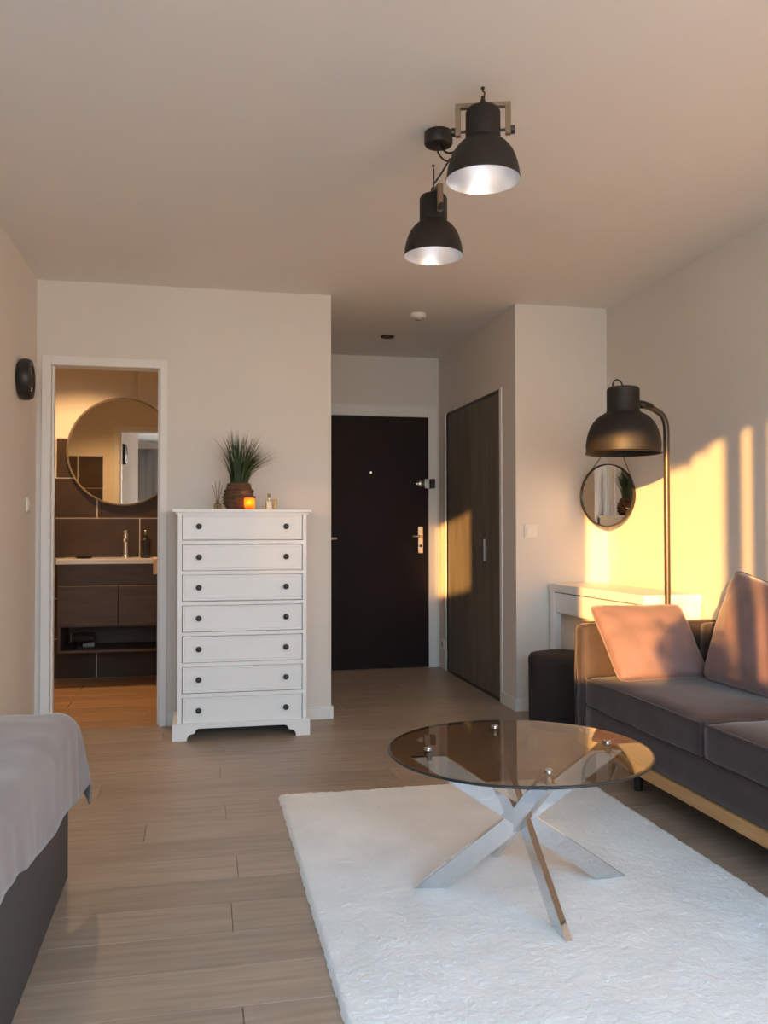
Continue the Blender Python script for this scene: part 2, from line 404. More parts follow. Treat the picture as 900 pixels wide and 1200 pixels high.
wbb = struct('wall_bathroom_back', bx(bxl, XHL-0.1, BY, BY+0.1, 0, HC), 'plaster_beige', 'bathroom back wall half clad in dark tiles')
obj('grout_bed', bx(bxl, bxr, BY-0.004, BY, 0, 1.812), 'grout', wbb)
TW, TH = 0.62, 0.3015
tk = {}
def tile_wall(parent, x0, x1, ypl, sgn, offs, ztop=1.81):
    r_ = 0; z = 0
    while z < ztop-0.05:
        x = offs[r_ % len(offs)]
        x -= TW*math.ceil((x-x0)/TW)
        while x < x1:
            a, b = max(x, x0), min(x+TW, x1)
            if b-a > 0.02:
                key = (round(b-a, 3), sgn)
                if key not in tk:
                    o = tk[key] = obj('wall_tile', bx(0.004, key[0]-0.004, -0.008 if sgn < 0 else 0.0, 0.0 if sgn < 0 else 0.008, 0.004, TH-0.004, bev=0.001, seg=1), 'tile_dark', parent)
                else: o = part('wall_tile', tk[key], parent)
                o.location = (a, ypl, z)
            x += TW
        z += TH; r_ += 1
tile_wall(wbb, bxl, bxr, BY, -1, [-0.771, -1.08, -0.771, -1.08, -0.771, -1.067])
tile_wall(wall_bath, bxl, DX0-0.15, YA+0.102, 1, [-0.9, -1.2])
struct('wall_bathroom_left', bx(bxl-0.1, bxl, YA+0.1, BY, 0, HC), 'plaster_beige')
struct('wall_bathroom_right', bx(bxr, XHL-0.1, YA+0.1, BY, 0, HC), 'plaster_beige')
t = obj('plaster', bx(bxl, DX0-0.02, YA+0.1, YA+0.102, 0, HC), 'plaster_beige', wall_bath)
t = obj('plaster', bx(DX1+0.02, bxr, YA+0.1, YA+0.102, 0, HC), 'plaster_beige', wall_bath)
t = obj('plaster', bx(DX0-0.02, DX1+0.02, YA+0.1, YA+0.102, DH+0.03, HC), 'plaster_beige', wall_bath)

# ================================================================== BATHROOM THINGS
dl = empty('ceiling_spotlight', (-0.88, 6.22, HC), 'round warm spotlight in the bathroom ceiling', 'spotlight')
obj('ring', lathe([(0.036, 0), (0.05, 0), (0.05, -0.008), (0.036, -0.012)], 24), 'steel', dl, smooth=True, angle=40)
obj('lens', lathe([(0.036, -0.004), (0.036, -0.006), (0, -0.006)], 24), 'bath_lamp', dl)
l = bpy.data.lights.new('bathroom_ceiling_lamp_offscreen', 'SPOT'); l.energy = 90; l.color = (1.0, 0.58, 0.26); l.spot_size = math.radians(132); l.spot_blend = 0.5; l.shadow_soft_size = 0.03
lo = bpy.data.objects.new('bathroom_ceiling_lamp_offscreen', l); COL.objects.link(lo); lo.location = (-0.88, 6.22, HC-0.02)

vn = empty('vanity_unit', (0, 0, 0), 'wall-hung dark wood vanity with two drawer fronts and open shelf', 'vanity')
VX0, VX1, VY0, VY1 = -0.985, -0.10, 6.45, BY-0.012
g = NB(); box(g, VX0, VX0+0.018, VY0, VY1, 0.25, 0.875); box(g, VX1-0.018, VX1, VY0, VY1, 0.25, 0.875)
box(g, VX0+0.018, VX1-0.018, VY0, VY1, 0.25, 0.268); box(g, VX0+0.018, VX1-0.018, VY0, VY1, 0.43, 0.445); box(g, VX0+0.018, VX1-0.018, VY1-0.015, VY1, 0.268, 0.43)
box(g, VX0+0.018, VX1-0.018, VY0+0.02, VY1, 0.445, 0.875)
obj('carcass', g, 'vanity_wood', vn)
obj('upper_rail', bx(VX0, VX1, VY0-0.012, VY0-0.001, 0.728, 0.875, bev=0.002, seg=1), 'vanity_wood', vn)
obj('drawer_front', bx(VX0, -0.577, VY0-0.02, VY0-0.001, 0.442, 0.722, bev=0.003, seg=1), 'vanity_wood', vn)
obj('drawer_front', bx(-0.571, VX1, VY0-0.02, VY0-0.001, 0.442, 0.722, bev=0.003, seg=1), 'vanity_wood', vn)
g = NB(); box(g, VX0-0.01, VX1+0.01, VY0-0.03, VY1, 0.875, 0.912, bev=0.004)
obj('basin_top', g, 'ceramic', vn)
fa = empty('tap', (-0.548, 6.72, 0.912), 'tall chrome tap standing on the vanity top', 'tap')
obj('body', lathe([(0.026, 0), (0.026, 0.012), (0.019, 0.02), (0.019, 0.17), (0.015, 0.19), (0, 0.195)], 20), 'steel', fa, smooth=True, angle=40)
obj('spout', tube([(0, 0, 0.12), (0, -0.06, 0.13), (0, -0.12, 0.125)], 0.013), 'steel', fa, smooth=True)
obj('handle', bx(-0.012, 0.012, -0.05, 0.02, 0.19, 0.202, bev=0.004), 'steel', fa)
so = empty('soap_dispenser', (-0.40, 6.60, 0.912), 'black soap dispenser on the vanity top', 'dispenser')
obj('bottle', lathe([(0.0, 0), (0.034, 0), (0.036, 0.01), (0.036, 0.13), (0.016, 0.15), (0.016, 0.165), (0, 0.165)], 20), 'plastic_black', so, smooth=True, angle=40)
obj('pump', tube([(0, 0, 0.165), (0, 0, 0.195), (0, -0.05, 0.195)], 0.007), 'steel', so, smooth=True)
tag(obj('soap_dish', lathe([(0, 0), (0.05, 0), (0.068, 0.014), (0.062, 0.014), (0.046, 0.005), (0, 0.005)], 24, center=(-0.83, 6.60, 0.912)), 'plastic_black', smooth=True, angle=40), 'low dark dish lying on the vanity top', 'dish')
# hand towel hanging over the front edge of the vanity top
g = NB(); pts = [(6.50, 0.914), (6.425, 0.914), (6.412, 0.905), (6.409, 0.88), (6.409, 0.80)]
prof = pts+[(y_-0.006 if i > 1 else y_, z_+0.006 if i < 3 else z_) for i, (y_, z_) in reversed(list(enumerate(pts)))]
tag(obj('hand_towel', prism(prof, 'x', -0.335, -0.20, g), 'towel', smooth=True, angle=50), 'peach hand towel hanging over the vanity edge', 'towel')
# hair dryer and box in the open shelf
hd = empty('hair_dryer', (-0.90, 6.56, 0.268), 'black hair dryer lying in the open vanity shelf', 'hair dryer')
obj('barrel', lathe([(0.0, 0), (0.030, 0.002), (0.036, 0.03), (0.036, 0.09), (0.026, 0.14), (0.024, 0.16), (0, 0.16)], 20, M=M_axis((1, -0.2, 0)), center=(0, 0, 0.075)), 'plastic_black', hd, smooth=True, angle=40)
obj('grip', tube([(0.05, 0, 0.06), (0.035, -0.02, 0.015), (0.03, -0.03, 0.012), (0.07, -0.07, 0.012)], 0.0125), 'plastic_black', hd, smooth=True)
obj('rear_grille', lathe([(0.029, -0.004), (0.029, 0.001), (0, 0.001)], 20, M=M_axis((1, -0.2, 0)), center=(0, 0, 0.075)), 'plastic_grey', hd)
bt = empty('cosmetic_box', (-0.80, 6.66, 0.268), 'small grey box with a black lid in the vanity shelf', 'box')
obj('body', bx(-0.04, 0.04, -0.03, 0.03, 0, 0.08, bev=0.004), 'plastic_grey', bt)
obj('lid', bx(-0.042, 0.042, -0.032, 0.032, 0.08, 0.1, bev=0.004), 'plastic_black', bt)
# round mirror
mr = empty('wall_mirror', (-0.581, BY-0.020, 1.71), 'large round mirror with thin brown frame on the bathroom tiles', 'mirror')
My = M_axis((-math.sin(math.radians(1.3)), -math.cos(math.radians(1.3)), 0))
obj('frame', lathe([(0.398, 0), (0.41, 0), (0.41, 0.026), (0.398, 0.026), (0.398, 0)], 72, M=My, cap=False), 'bracket_wood', mr, smooth=True, angle=40)
obj('mirror_glass', lathe([(0.0, 0.001), (0.3985, 0.001), (0.3985, 0.016), (0, 0.016)], 72, M=My), 'mirror', mr)
tag(obj('lamp_cable', tube([(-0.488, BY-0.004, 2.44), (-0.487, BY-0.005, 2.3), (-0.482, BY-0.005, 2.10)], 0.004, 6), 'brass_pale'), 'thin cable running down the wall to the round bathroom mirror', 'cable')

# ================================================================== DRESSER
dr = empty('chest_of_drawers', (0, 0, 0), 'tall white chest of seven drawers with dark round knobs', 'dresser')
FX0, FX1, FY0, FY1 = -0.122, 0.565, 4.75, 5.10
g = NB(); box(g, FX0, FX0+0.022, FY0-0.001, FY1, 0.06, 1.2); box(g, FX1-0.022, FX1, FY0-0.001, FY1, 0.06, 1.2)
box(g, FX0+0.022, FX1-0.022, FY1-0.02, FY1, 0.06, 1.2); box(g, FX0+0.022, FX1-0.022, FY0+0.03, FY1-0.02, 0.06, 0.08)
obj('carcass', g, 'white_paint', dr)
for i in range(8):
    zc = 0.0712 + i*0.1632
    z0_, z1_ = (zc-0.010, zc+0.010) if 0 < i < 7 else ((0.06, zc+0.010) if i == 0 else (1.2085-0.004, 1.2115))
    obj('rail', bx(FX0+0.022, FX1-0.022, FY0, FY0+0.024, z0_, z1_), 'white_paint', dr)
TOPZ = 1.2282
g = NB(); box(g, -0.150, 0.590, FY0-0.022, FY1+0.008, 1.2095, TOPZ, bev=0.004); box(g, FX0-0.01, FX1+0.01, FY0-0.008, FY1, 1.2, 1.2095)
obj('top', g, 'white_paint', dr)
kprof = [(0.006, 0), (0.006, 0.010), (0.014, 0.014), (0.0155, 0.019), (0.013, 0.024), (0.006, 0.0265), (0, 0.027)]
dr0 = kn0 = None
DZ = [0.083, 0.246, 0.408, 0.572, 0.736, 0.898, 1.062]
for i in range(7):
    if dr0 is None:
        g = NB(); a, b, h = FX0+0.0255, FX1-0.0255, 0.1375
        box(g, a, b, 0.0, 0.022, 0, h, bev=0.0015, seg=1)
        # routed inner border
        f = [f for f in g.faces if abs(f.normal.y+1) < 1e-3 and f.calc_area() > 0.05]
        r_ = bmesh.ops.inset_region(g, faces=f, thickness=0.013, depth=0.0)
        r_ = bmesh.ops.inset_region(g, faces=f, thickness=0.004, depth=-0.0025)
        dr0 = obj('drawer', g, 'white_paint', dr); dd = dr0
    else: dd = part('drawer', dr0, dr)
    dd.location = (0, FY0+0.003, DZ[i]+0.0015)
    for kx in (-0.012, 0.452):
        if kn0 is None:
            kn0 = obj('knob', lathe(kprof, 20, M=M_axis((0, -1, 0))), 'knob', dd, smooth=True, angle=50); kk = kn0
        else: kk = part('knob', kn0, dd)
        kk.location = (kx, 0.001, 0.072)
# plinth with bracket feet
def foot(xo, s):
    return [(xo, 0), (xo+s*0.075, 0), (xo+s*0.078, 0.018), (xo+s*0.090, 0.032), (xo+s*0.112, 0.036), (xo+s*0.118, 0.042), (xo+s*0.122, 0.055), (xo+s*0.135, 0.062)]
L, Rr = foot(-0.148, 1), foot(0.582, -1)
poly = L+Rr[::-1]+[(0.582, 0.083), (0.574, 0.090), (-0.140, 0.090), (-0.148, 0.083)]
obj('plinth', prism(poly, 'y', FY0-0.014, FY0+0.004), 'white_paint', dr)
for xo, s in ((-0.148, 1), (0.582, -1)):
    obj('foot', bx(min(xo, xo+s*0.026), max(xo, xo+s*0.026), FY0+0.004, FY1, 0, 0.088), 'white_paint', dr)

# grass plant in a basket
pt = empty('potted_grass', (0.205, 4.91, TOPZ), 'tall green ornamental grass in brown woven basket on the white dresser', 'plant')
g = NB(); prof = []
N = 26
for i in range(N+1):
    t = i/N; z = 0.15*t
    r = 0.062+0.026*math.sin(PI*min(1, t*1.02)**0.85)-0.006*t
    prof.append((r+0.0028*(1 if i % 2 else -1), z))
prof = [(0, 0)]+prof+[(prof[-1][0]-0.008, 0.15), (prof[-1][0]-0.01, 0.13), (0, 0.13)]
lathe(prof, 40, g)
for v in g.verts:
    if v.co.xy.length > 0.02:
        n = noise.noise(v.co*45)*0.006+noise.noise(Vector((v.co.x*20, v.co.y*20, v.co.z*120)))*0.005
        d_ = v.co.xy.normalized(); v.co.x += d_.x*n; v.co.y += d_.y*n
bk = obj('basket', g, 'basket', pt, smooth=True)
for zc in (0.035, 0.07, 0.105, 0.14):
    pts = []
    for k in range(48):
        a = 2*PI*k/48; t = zc/0.15
        r = 0.062+0.026*math.sin(PI*min(1, t*1.02)**0.85)-0.006*t+0.0035+0.002*math.sin(a*12)
        pts.append((r*math.cos(a), r*math.sin(a), zc+0.004*math.sin(a*3+zc*90)))
    obj('woven_band', tube(pts, 0.0042, 6, closed=True), 'basket', bk, smooth=True)
g = NB(); rnd = random.Random(3)
for i in range(260):
    a = rnd.uniform(0, 2*PI); r0 = 0.048*math.sqrt(rnd.random())
    h = rnd.uniform(0.21, 0.345); lean = rnd.uniform(0.0, 0.12)*(0.4+1.2*r0/0.048)
    if rnd.random() < 0.30: a = rnd.uniform(-0.7, 0.7); lean = rnd.uniform(0.08, 0.215); h = rnd.uniform(0.22, 0.31)
    lx, ly = math.cos(a)*lean, math.sin(a)*lean*0.7
    base = Vector((r0*math.cos(a)*1.0, r0*math.sin(a), 0.125)); w = rnd.uniform(0.002, 0.0036)
    side = Vector((-math.sin(a+rnd.uniform(-1, 1)), math.cos(a), 0)).normalized(); last = None
    for k in range(7):
        t = k/6
        p = base+Vector((lx*t**1.9, ly*t**1.9, h*t*(1-0.18*t*lean/0.12)))
        ww = w*(1-t)**0.6*0.98+0.0003
        cur = (g.verts.new(p-side*ww), g.verts.new(p+side*ww))
        if last: g.faces.new((last[0], last[1], cur[1], cur[0]))
        last = cur
fo = obj('grass_blades', g, 'grass', pt); fo['kind'] = 'stuff'

rd = empty('reed_diffuser', (0.088, 4.92, TOPZ), 'reed diffuser with thin sticks beside the basket', 'diffuser')
obj('bottle', lathe([(0, 0), (0.020, 0), (0.021, 0.004), (0.021, 0.030), (0.010, 0.042), (0.010, 0.052), (0.007, 0.052), (0.007, 0.03), (0, 0.03)], 20), 'bottle_glass', rd, smooth=True, angle=40)
for k in range(6):
    a = k*1.05
    obj('reed', tube([(0.005*math.cos(a+PI), 0.005*math.sin(a+PI), 0.008), (0.026*math.cos(a), 0.02*math.sin(a), 0.135+0.012*(k % 3))], 0.0014, 5), 'reed', rd)
pf = empty('perfume_bottle', (0.372, 4.905, TOPZ), 'small golden perfume bottle on the white dresser', 'bottle')
obj('flask', bx(-0.020, 0.020, -0.012, 0.012, 0, 0.058, bev=0.004), 'bottle_glass', pf)
obj('liquid', bx(-0.016, 0.016, -0.008, 0.008, 0.005, 0.045, bev=0.002), 'perfume', pf)
obj('collar', lathe([(0.007, 0.058), (0.007, 0.066), (0, 0.066)], 14), 'brass_pale', pf)
obj('cap', lathe([(0.009, 0.066), (0.009, 0.088), (0.007, 0.092), (0, 0.092)], 16), 'bottle_glass', pf, smooth=True, angle=40)
tag(obj('glass_vial', lathe([(0, 0), (0.009, 0), (0.009, 0.055), (0.006, 0.062), (0, 0.062)], 14, center=(0.405, 4.885, TOPZ)), 'perfume', smooth=True, angle=40), 'slim golden vial beside the perfume bottle', 'vial')
vc = empty('votive_candle', (0.257, 4.792, TOPZ), 'small glowing amber candle holder in front of the basket', 'candle')
obj('holder', lathe([(0, 0), (0.024, 0), (0.028, 0.012), (0.030, 0.035), (0.029, 0.062), (0.026, 0.062), (0.026, 0.012), (0, 0.010)], 24), 'amber', vc, smooth=True, angle=40)
obj('flame', lathe([(0, 0.026), (0.004, 0.032), (0.0045, 0.038), (0.002, 0.048), (0, 0.054)], 10), 'flame', vc, smooth=True)
l = bpy.data.lights.new('candle_light', 'POINT'); l.energy = 0.5; l.color = (1, 0.45, 0.13); l.shadow_soft_size = 0.006
o = bpy.data.objects.new('candle_light', l); COL.objects.link(o); o.location = (0.257, 4.792, TOPZ+0.042)

# ================================================================== CEILING LAMPS
def make_pendant(name, loc, R, H, rz, label, stem):
    """loc: centre of the rim circle; R rim radius; bell below a neck, wooden U bracket"""
    p = empty(name, (loc[0], loc[1], HC), label, 'pendant lamp', rz, 'black bell lamps on the ceiling')
    zr = loc[2]-HC
    k = R/0.115
    nk = 0.054*k; z1 = zr+H*0.52; z2 = zr+H*0.93
    out = [(R, zr), (R*1.012, zr+0.004), (R*0.99, zr+0.01)]
    for f_, t_ in ((0.985, 0.10), (0.965, 0.20), (0.94, 0.32), (0.905, 0.44), (0.86, 0.56), (0.80, 0.68), (0.73, 0.78), (0.65, 0.87), (0.57, 0.94), (0.50, 0.985)):
        out.append((max(R*f_, nk), zr+0.008+(z1-zr-0.008)*t_))
    out += [(nk, z1+0.004)]
    g = lathe(out, 48, cap=False)
    sh = obj('shade', g, 'lamp_black', p, smooth=True, angle=50)
    inn = [(max(r_-0.0025, 0.001), z_) for r_, z_ in out]
    inn[0] = (R, zr); inn[1] = (R*0.995, zr+0.002)
    obj('reflector', lathe(inn[:2]+inn[3:]+[(0.0, z1)], 48, cap=False), 'shade_inner', sh, smooth=True)
    obj('neck', lathe([(nk-0.004, z1), (nk, z1), (nk, z2-0.012*k), (nk-0.008*k, z2), (0.02*k, z2+0.006*k), (0.012*k, z2+0.016*k), (0, z2+0.016*k)], 40), 'lamp_black', p, smooth=True, angle=35)
    w = nk+0.015*k; tk_ = 0.017*k; zt = zr+H*1.0; zp = z1+(z2-z1)*0.30
    br = NB()
    for s in (-1, 1):
        a, b = sorted((s*w, s*(w+tk_))); box(br, a, b, -0.010*k, 0.010*k, zp-0.014*k, zt-tk_*0.8, bev=0.001, seg=1)
    box(br, -w-tk_, w+tk_, -0.010*k, 0.010*k, zt-tk_*0.8, zt, bev=0.001, seg=1)
    bo = obj('bracket', br, 'bracket_wood', p)
    for s in (-1, 1):
        obj('pivot_knob', lathe([(0.013*k, 0), (0.013*k, 0.012*k), (0, 0.012*k)], 12, M=M_axis((s, 0, 0)), center=(s*(w+tk_), 0, zp)), 'black_metal', bo)
        obj('pivot_bolt', tube([(s*(nk-0.002), 0, zp), (s*(w+0.002), 0, zp)], 0.005*k, 8), 'black_metal', bo)
    obj('swivel', lathe([(0.010*k, z2+0.012*k), (0.010*k, zt+0.006), (0.006*k, zt+0.016), (0, zt+0.016)], 12), 'black_metal', p)
    obj('hook', tube([(0, 0, 0.0), (0, 0, -0.012), (0.006, 0, -0.017), (0.004, 0, min(-0.02, zt+0.02)), (0, 0, zt+0.008)], 0.0026, 6), 'black_metal', p)
    obj('ceiling_screw', lathe([(0.006, 0.0), (0.006, -0.005), (0, -0.005)], 10), 'black_metal', p)
    bz = zr+H*0.34
    obj('bulb', lathe([(0, bz-0.028*k), (0.014*k, bz-0.026*k), (0.024*k, bz-0.014*k), (0.027*k, bz), (0.023*k, bz+0.016*k), (0.013*k, bz+0.03*k), (0.012*k, bz+0.05*k), (0, bz+0.05*k)], 24), 'bulb', sh, smooth=True)
    return p
make_pendant('pendant_lamp', (0.868, 2.60, 2.220), 0.117, 0.244, -0.32, 'black bell pendant with wooden bracket turned broadside, larger of the pair', 0)
make_pendant('pendant_lamp', (0.868, 3.20, 2.165), 0.113, 0.250, -1.5, 'black bell pendant with wooden bracket seen edge-on, over the hall side', 0)
cn = empty('ceiling_rose', (0.814, 2.93, HC), 'round black ceiling rose feeding two cables to the bell lamps', 'ceiling rose')
obj('canopy', lathe([(0, 0), (0.048, 0), (0.050, -0.004), (0.050, -0.040), (0.046, -0.046), (0, -0.047)], 36), 'black_metal', cn, smooth=True, angle=40)
def cable(pts): obj('cable', tube(pts, 0.0035, 6), 'black_metal', cn, smooth=True)
W0 = Vector((0.814, 2.93, HC))
def rel(*p): return Vector(p)-W0
P = bez(rel(0.806, 2.925, 2.47), rel(0.80, 2.92, 2.43), rel(0.85, 2.93, 2.40), rel(0.862, 2.955, 2.437), 8)+bez(rel(0.862, 2.955, 2.437), rel(0.885, 3.0, 2.47), rel(0.83, 3.1, 2.37), rel(0.868, 3.20, 2.45), 10)[1:]
cable(P)
P = bez(rel(0.824, 2.925, 2.47), rel(0.83, 2.90, 2.41), rel(0.86, 2.88, 2.43), rel(0.885, 2.84, 2.437), 8)+bez(rel(0.885, 2.84, 2.437), rel(0.91, 2.78, 2.445), rel(0.89, 2.66, 2.50), rel(0.868, 2.605, 2.49), 10)[1:]
cable(P)
obj('cable_clip', lathe([(0.005, -0.06), (0.007, -0.047), (0, -0.047)], 8, center=(0, 0, 0)), 'black_metal', cn)
# hall ceiling fittings
sp = empty('recessed_spotlight', (1.314, 6.124, HC), 'small dark recessed spotlight in the hall ceiling', 'spotlight')
obj('ring', lathe([(0.030, 0), (0.050, 0), (0.048, -0.010), (0.030, -0.014)], 24), 'black_metal', sp, smooth=True, angle=40)
obj('lens', lathe([(0.031, -0.002), (0.031, -0.012), (0, -0.012)], 24), 'black_metal', sp)
sm = empty('smoke_detector', (1.374, 5.45, HC), 'white smoke detector on the hall ceiling', 'smoke detector')
obj('body', lathe([(0.05, 0), (0.052, -0.01), (0.048, -0.028), (0.036, -0.034), (0, -0.034)], 32), 'plastic_white', sm, smooth=True, angle=40)
obj('sensor_grille', lathe([(0.02, -0.033), (0.02, -0.04), (0, -0.041)], 20), 'plastic_grey', sm)

# ================================================================== FLOOR LAMP, MIRROR, DESK, POUF
LX, LY = 2.262, 3.932
fl_ = empty('floor_lamp', (LX, LY, 0), 'black floor lamp with bell shade and loop on top behind the sofa arm', 'floor lamp')
obj('base', lathe([(0, 0), (0.105, 0), (0.108, 0.004), (0.108, 0.014), (0.1, 0.02), (0.02, 0.024), (0, 0.024)], 36), 'black_metal', fl_, smooth=True, angle=40)
sx = 2.030-LX
P = [Vector((0, 0, z)) for z in (0.02, 0.4, 0.8, 1.2, 1.5, 1.585)]+bez((0, 0, 1.60), (0, 0, 1.68), (-0.03, 0, 1.695), (-0.075, 0, 1.715), 8)+[Vector((-0.10, 0, 1.725))]
obj('pole', tube(P, 0.0150, 14), 'pole_metal', fl_, smooth=True)
zr = 1.487; Rr_ = 0.184; nk = 0.079
out = [(Rr_, zr), (Rr_+0.002, zr+0.004), (Rr_-0.005, zr+0.010)]
for f_, t_ in ((0.985, 0.18), (0.97, 0.28), (0.945, 0.40), (0.91, 0.52), (0.86, 0.64), (0.79, 0.75), (0.70, 0.85), (0.60, 0.92), (0.50, 0.975), (0.45, 1.0)):
    out.append((max(Rr_*f_, nk), zr+0.010+0.195*t_))
sh = obj('shade', lathe(out+[(nk, zr+0.215), (nk, 1.806), (nk-0.008, 1.815), (0, 1.816)], 56, cap=False, center=(sx, 0, 0)), 'lamp_black', fl_, smooth=True, angle=40)
inn = [(Rr_-0.001, zr+0.001)]+[(r_-0.003, z_) for r_, z_ in out[2:]]+[(0, zr+0.20)]
obj('reflector', lathe(inn, 56, cap=False, center=(sx, 0, 0)), 'lamp_black', sh, smooth=True)
obj('bulb', lathe([(0, zr+0.03), (0.025, zr+0.045), (0.03, zr+0.07), (0.02, zr+0.1), (0.014, zr+0.20), (0, zr+0.20)], 20, center=(sx, 0, 0)), 'plastic_white', sh, smooth=True)
obj('arm_joint', tube([(sx+nk-0.006, 0, 1.735), (sx+nk+0.03, 0, 1.733), (sx+nk+0.075, 0, 1.722)], 0.018, 12, radii=[0.021, 0.02, 0.0165]), 'lamp_black', fl_, smooth=True)
P = bez((sx-0.055, 0, 1.812), (sx-0.06, 0, 1.865), (sx-0.005, 0, 1.865), (sx, 0, 1.812), 14)
obj('cord_loop', tube(P, 0.0042, 6), 'black_metal', fl_, smooth=True)

# mirror hung across the corner
phi = math.radians(61); nrm = Vector((-math.sin(phi), -math.cos(phi), 0)); tan = Vector((math.cos(phi), -math.sin(phi), 0))
mc = Vector((2.402, 4.862, 1.322)); MR = 0.190
mi = empty('round_mirror', mc, 'round black-framed mirror hanging by a strap in the wall corner', 'mirror')
Mm = M_axis(nrm)
obj('frame', lathe([(MR-0.006, -0.012), (MR, -0.012), (MR, 0.014), (MR-0.006, 0.014), (MR-0.006, -0.012)], 64, M=Mm, cap=False), 'black_metal', mi, smooth=True, angle=40)
obj('mirror_glass', lathe([(0, -0.008), (MR-0.005, -0.008), (MR-0.005, 0.004), (0, 0.004)], 64, M=Mm), 'mirror', mi)
hk = Vector((2.490, 4.925, 1.690))-mc
la, ra = tan*(-MR*0.86)+Vector((0, 0, MR*0.52)), tan*(MR*0.97)+Vector((0, 0, MR*0.30))
obj('strap', tube([la, hk, ra], 0.0038, 6), 'bracket_wood', mi)
obj('hook', tube([hk+Vector((0.022, 0, 0)), hk+Vector((-0.006, 0, 0)), hk+Vector((-0.012, 0, 0.012))], 0.006, 8), 'black_metal', mi)

# white desk along the right wall
ang = math.radians(3.4)
dk = empty('console_desk', (2.165, 3.99, 0), 'white desk with drawer along the wall behind the sofa', 'desk', ang)
DL, DD, DZt = 1.062, 0.335, 0.785
obj('top', bx(0, DD, 0, DL, 0.737, DZt, bev=0.003), 'white_paint', dk)
LGp = [(0.004, 0.004), (DD-0.054, 0.004), (0.004, DL-0.058), (DD-0.054, DL-0.058)]
for lx_, ly_ in LGp: obj('leg', bx(lx_, lx_+0.05, ly_, ly_+0.054, 0, 0.737, bev=0.003), 'white_paint', dk)
g = NB(); box(g, DD-0.03, DD-0.012, 0.058, DL-0.058, 0.60, 0.737); box(g, 0.054, DD-0.054, 0.008, 0.026, 0.60, 0.737); box(g, 0.054, DD-0.054, DL-0.026, DL-0.008, 0.60, 0.737)
box(g, 0.02, DD-0.03, 0.058, DL-0.058, 0.607, 0.615)
obj('apron', g, 'white_paint', dk)
dw = obj('drawer', bx(0.008, 0.026, 0.062, DL-0.062, 0.617, 0.731, bev=0.002), 'white_paint', dk)

# pouf
pf_ = empty('pouf', (2.015, 4.66, 0), 'dark round upholstered stool tucked at the end of the sofa', 'stool')
obj('body', lathe([(0, 0), (0.182, 0), (0.187, 0.006), (0.188, 0.30), (0.187, 0.345)], 48, cap=False), 'pouf', pf_, smooth=True, angle=40)
obj('seat_pad', lathe([(0.187, 0.345), (0.189, 0.36), (0.188, 0.385), (0.178, 0.405), (0.12, 0.416), (0, 0.420)], 48, cap=False), 'pouf', pf_, smooth=True)

# ================================================================== SOFA
sf = empty('sofa', (0, 0, 0), 'dark mauve velvet sofa on a wooden plinth strip against the right wall', 'sofa')
SX0, SX1, SY0, SY1 = 1.735, 2.470, 1.55, 3.862
def soft_box(x0, x1, y0, y1, z0, z1, r=0.02, puff=0.0, n=(14, 14, 5), wr=0.0, seed=0):
    """rounded, slightly puffed upholstery block"""
    bm = NB(); nx, ny, nz = n
    cx, cy, cz = (x0+x1)/2, (y0+y1)/2, (z0+z1)/2; hx, hy, hz = (x1-x0)/2, (y1-y0)/2, (z1-z0)/2
    bmesh.ops.create_cube(bm, size=2.0)
    es = bm.edges[:]
    def cut(ax, k):
        ed = [e for e in bm.edges if abs(abs(e.verts[0].co[ax]-e.verts[1].co[ax])-2) < 1e-4]
        bmesh.ops.subdivide_edges(bm, edges=ed, cuts=k, use_grid_fill=True)
    cut(0, nx); cut(1, ny); cut(2, nz)
    for v in bm.verts:
        p = Vector((v.co.x*hx, v.co.y*hy, v.co.z*hz)); u = v.co.copy()
        q = Vector((max(-hx+r, min(hx-r, p.x)), max(-hy+r, min(hy-r, p.y)), max(-hz+r, min(hz-r, p.z))))
        d = p-q
        if d.length > 1e-9: p = q+d.normalized()*min(r, max(abs(d.x), abs(d.y), abs(d.z)))
        f = (1-u.x**4)*(1-u.y**4)
        p.z += puff*f*(1 if u.z > 0.9 else 0)
        if wr:
            w = noise.noise(Vector((p.x*7+seed, p.y*7, p.z*9)))*wr
            p += Vector((w if abs(u.x) > 0.9 else 0, w if abs(u.y) > 0.9 else 0, w if abs(u.z) > 0.9 else 0))
        v.co = p+Vector((cx, cy, cz))
    return bm
obj('base', soft_box(SX0+0.012, SX1, SY0+0.02, SY1-0.05, 0.162, 0.305, r=0.012, n=(6, 18, 3)), 'velvet', sf, smooth=True)
obj('plinth_strip', bx(SX0+0.004, SX0+0.05, SY0, SY1-0.02, 0.114, 0.163, bev=0.003), 'oak', sf)
for lx_, ly_ in ((SX0+0.10, 3.44), (SX0+0.10, 1.75), (SX1-0.10, 3.60), (SX1-0.10, 1.75)):
    obj('leg', lathe([(0, 0), (0.018, 0), (0.024, 0.165), (0, 0.165)], 14, center=(lx_, ly_, 0)), 'black_metal', sf, smooth=True, angle=40)
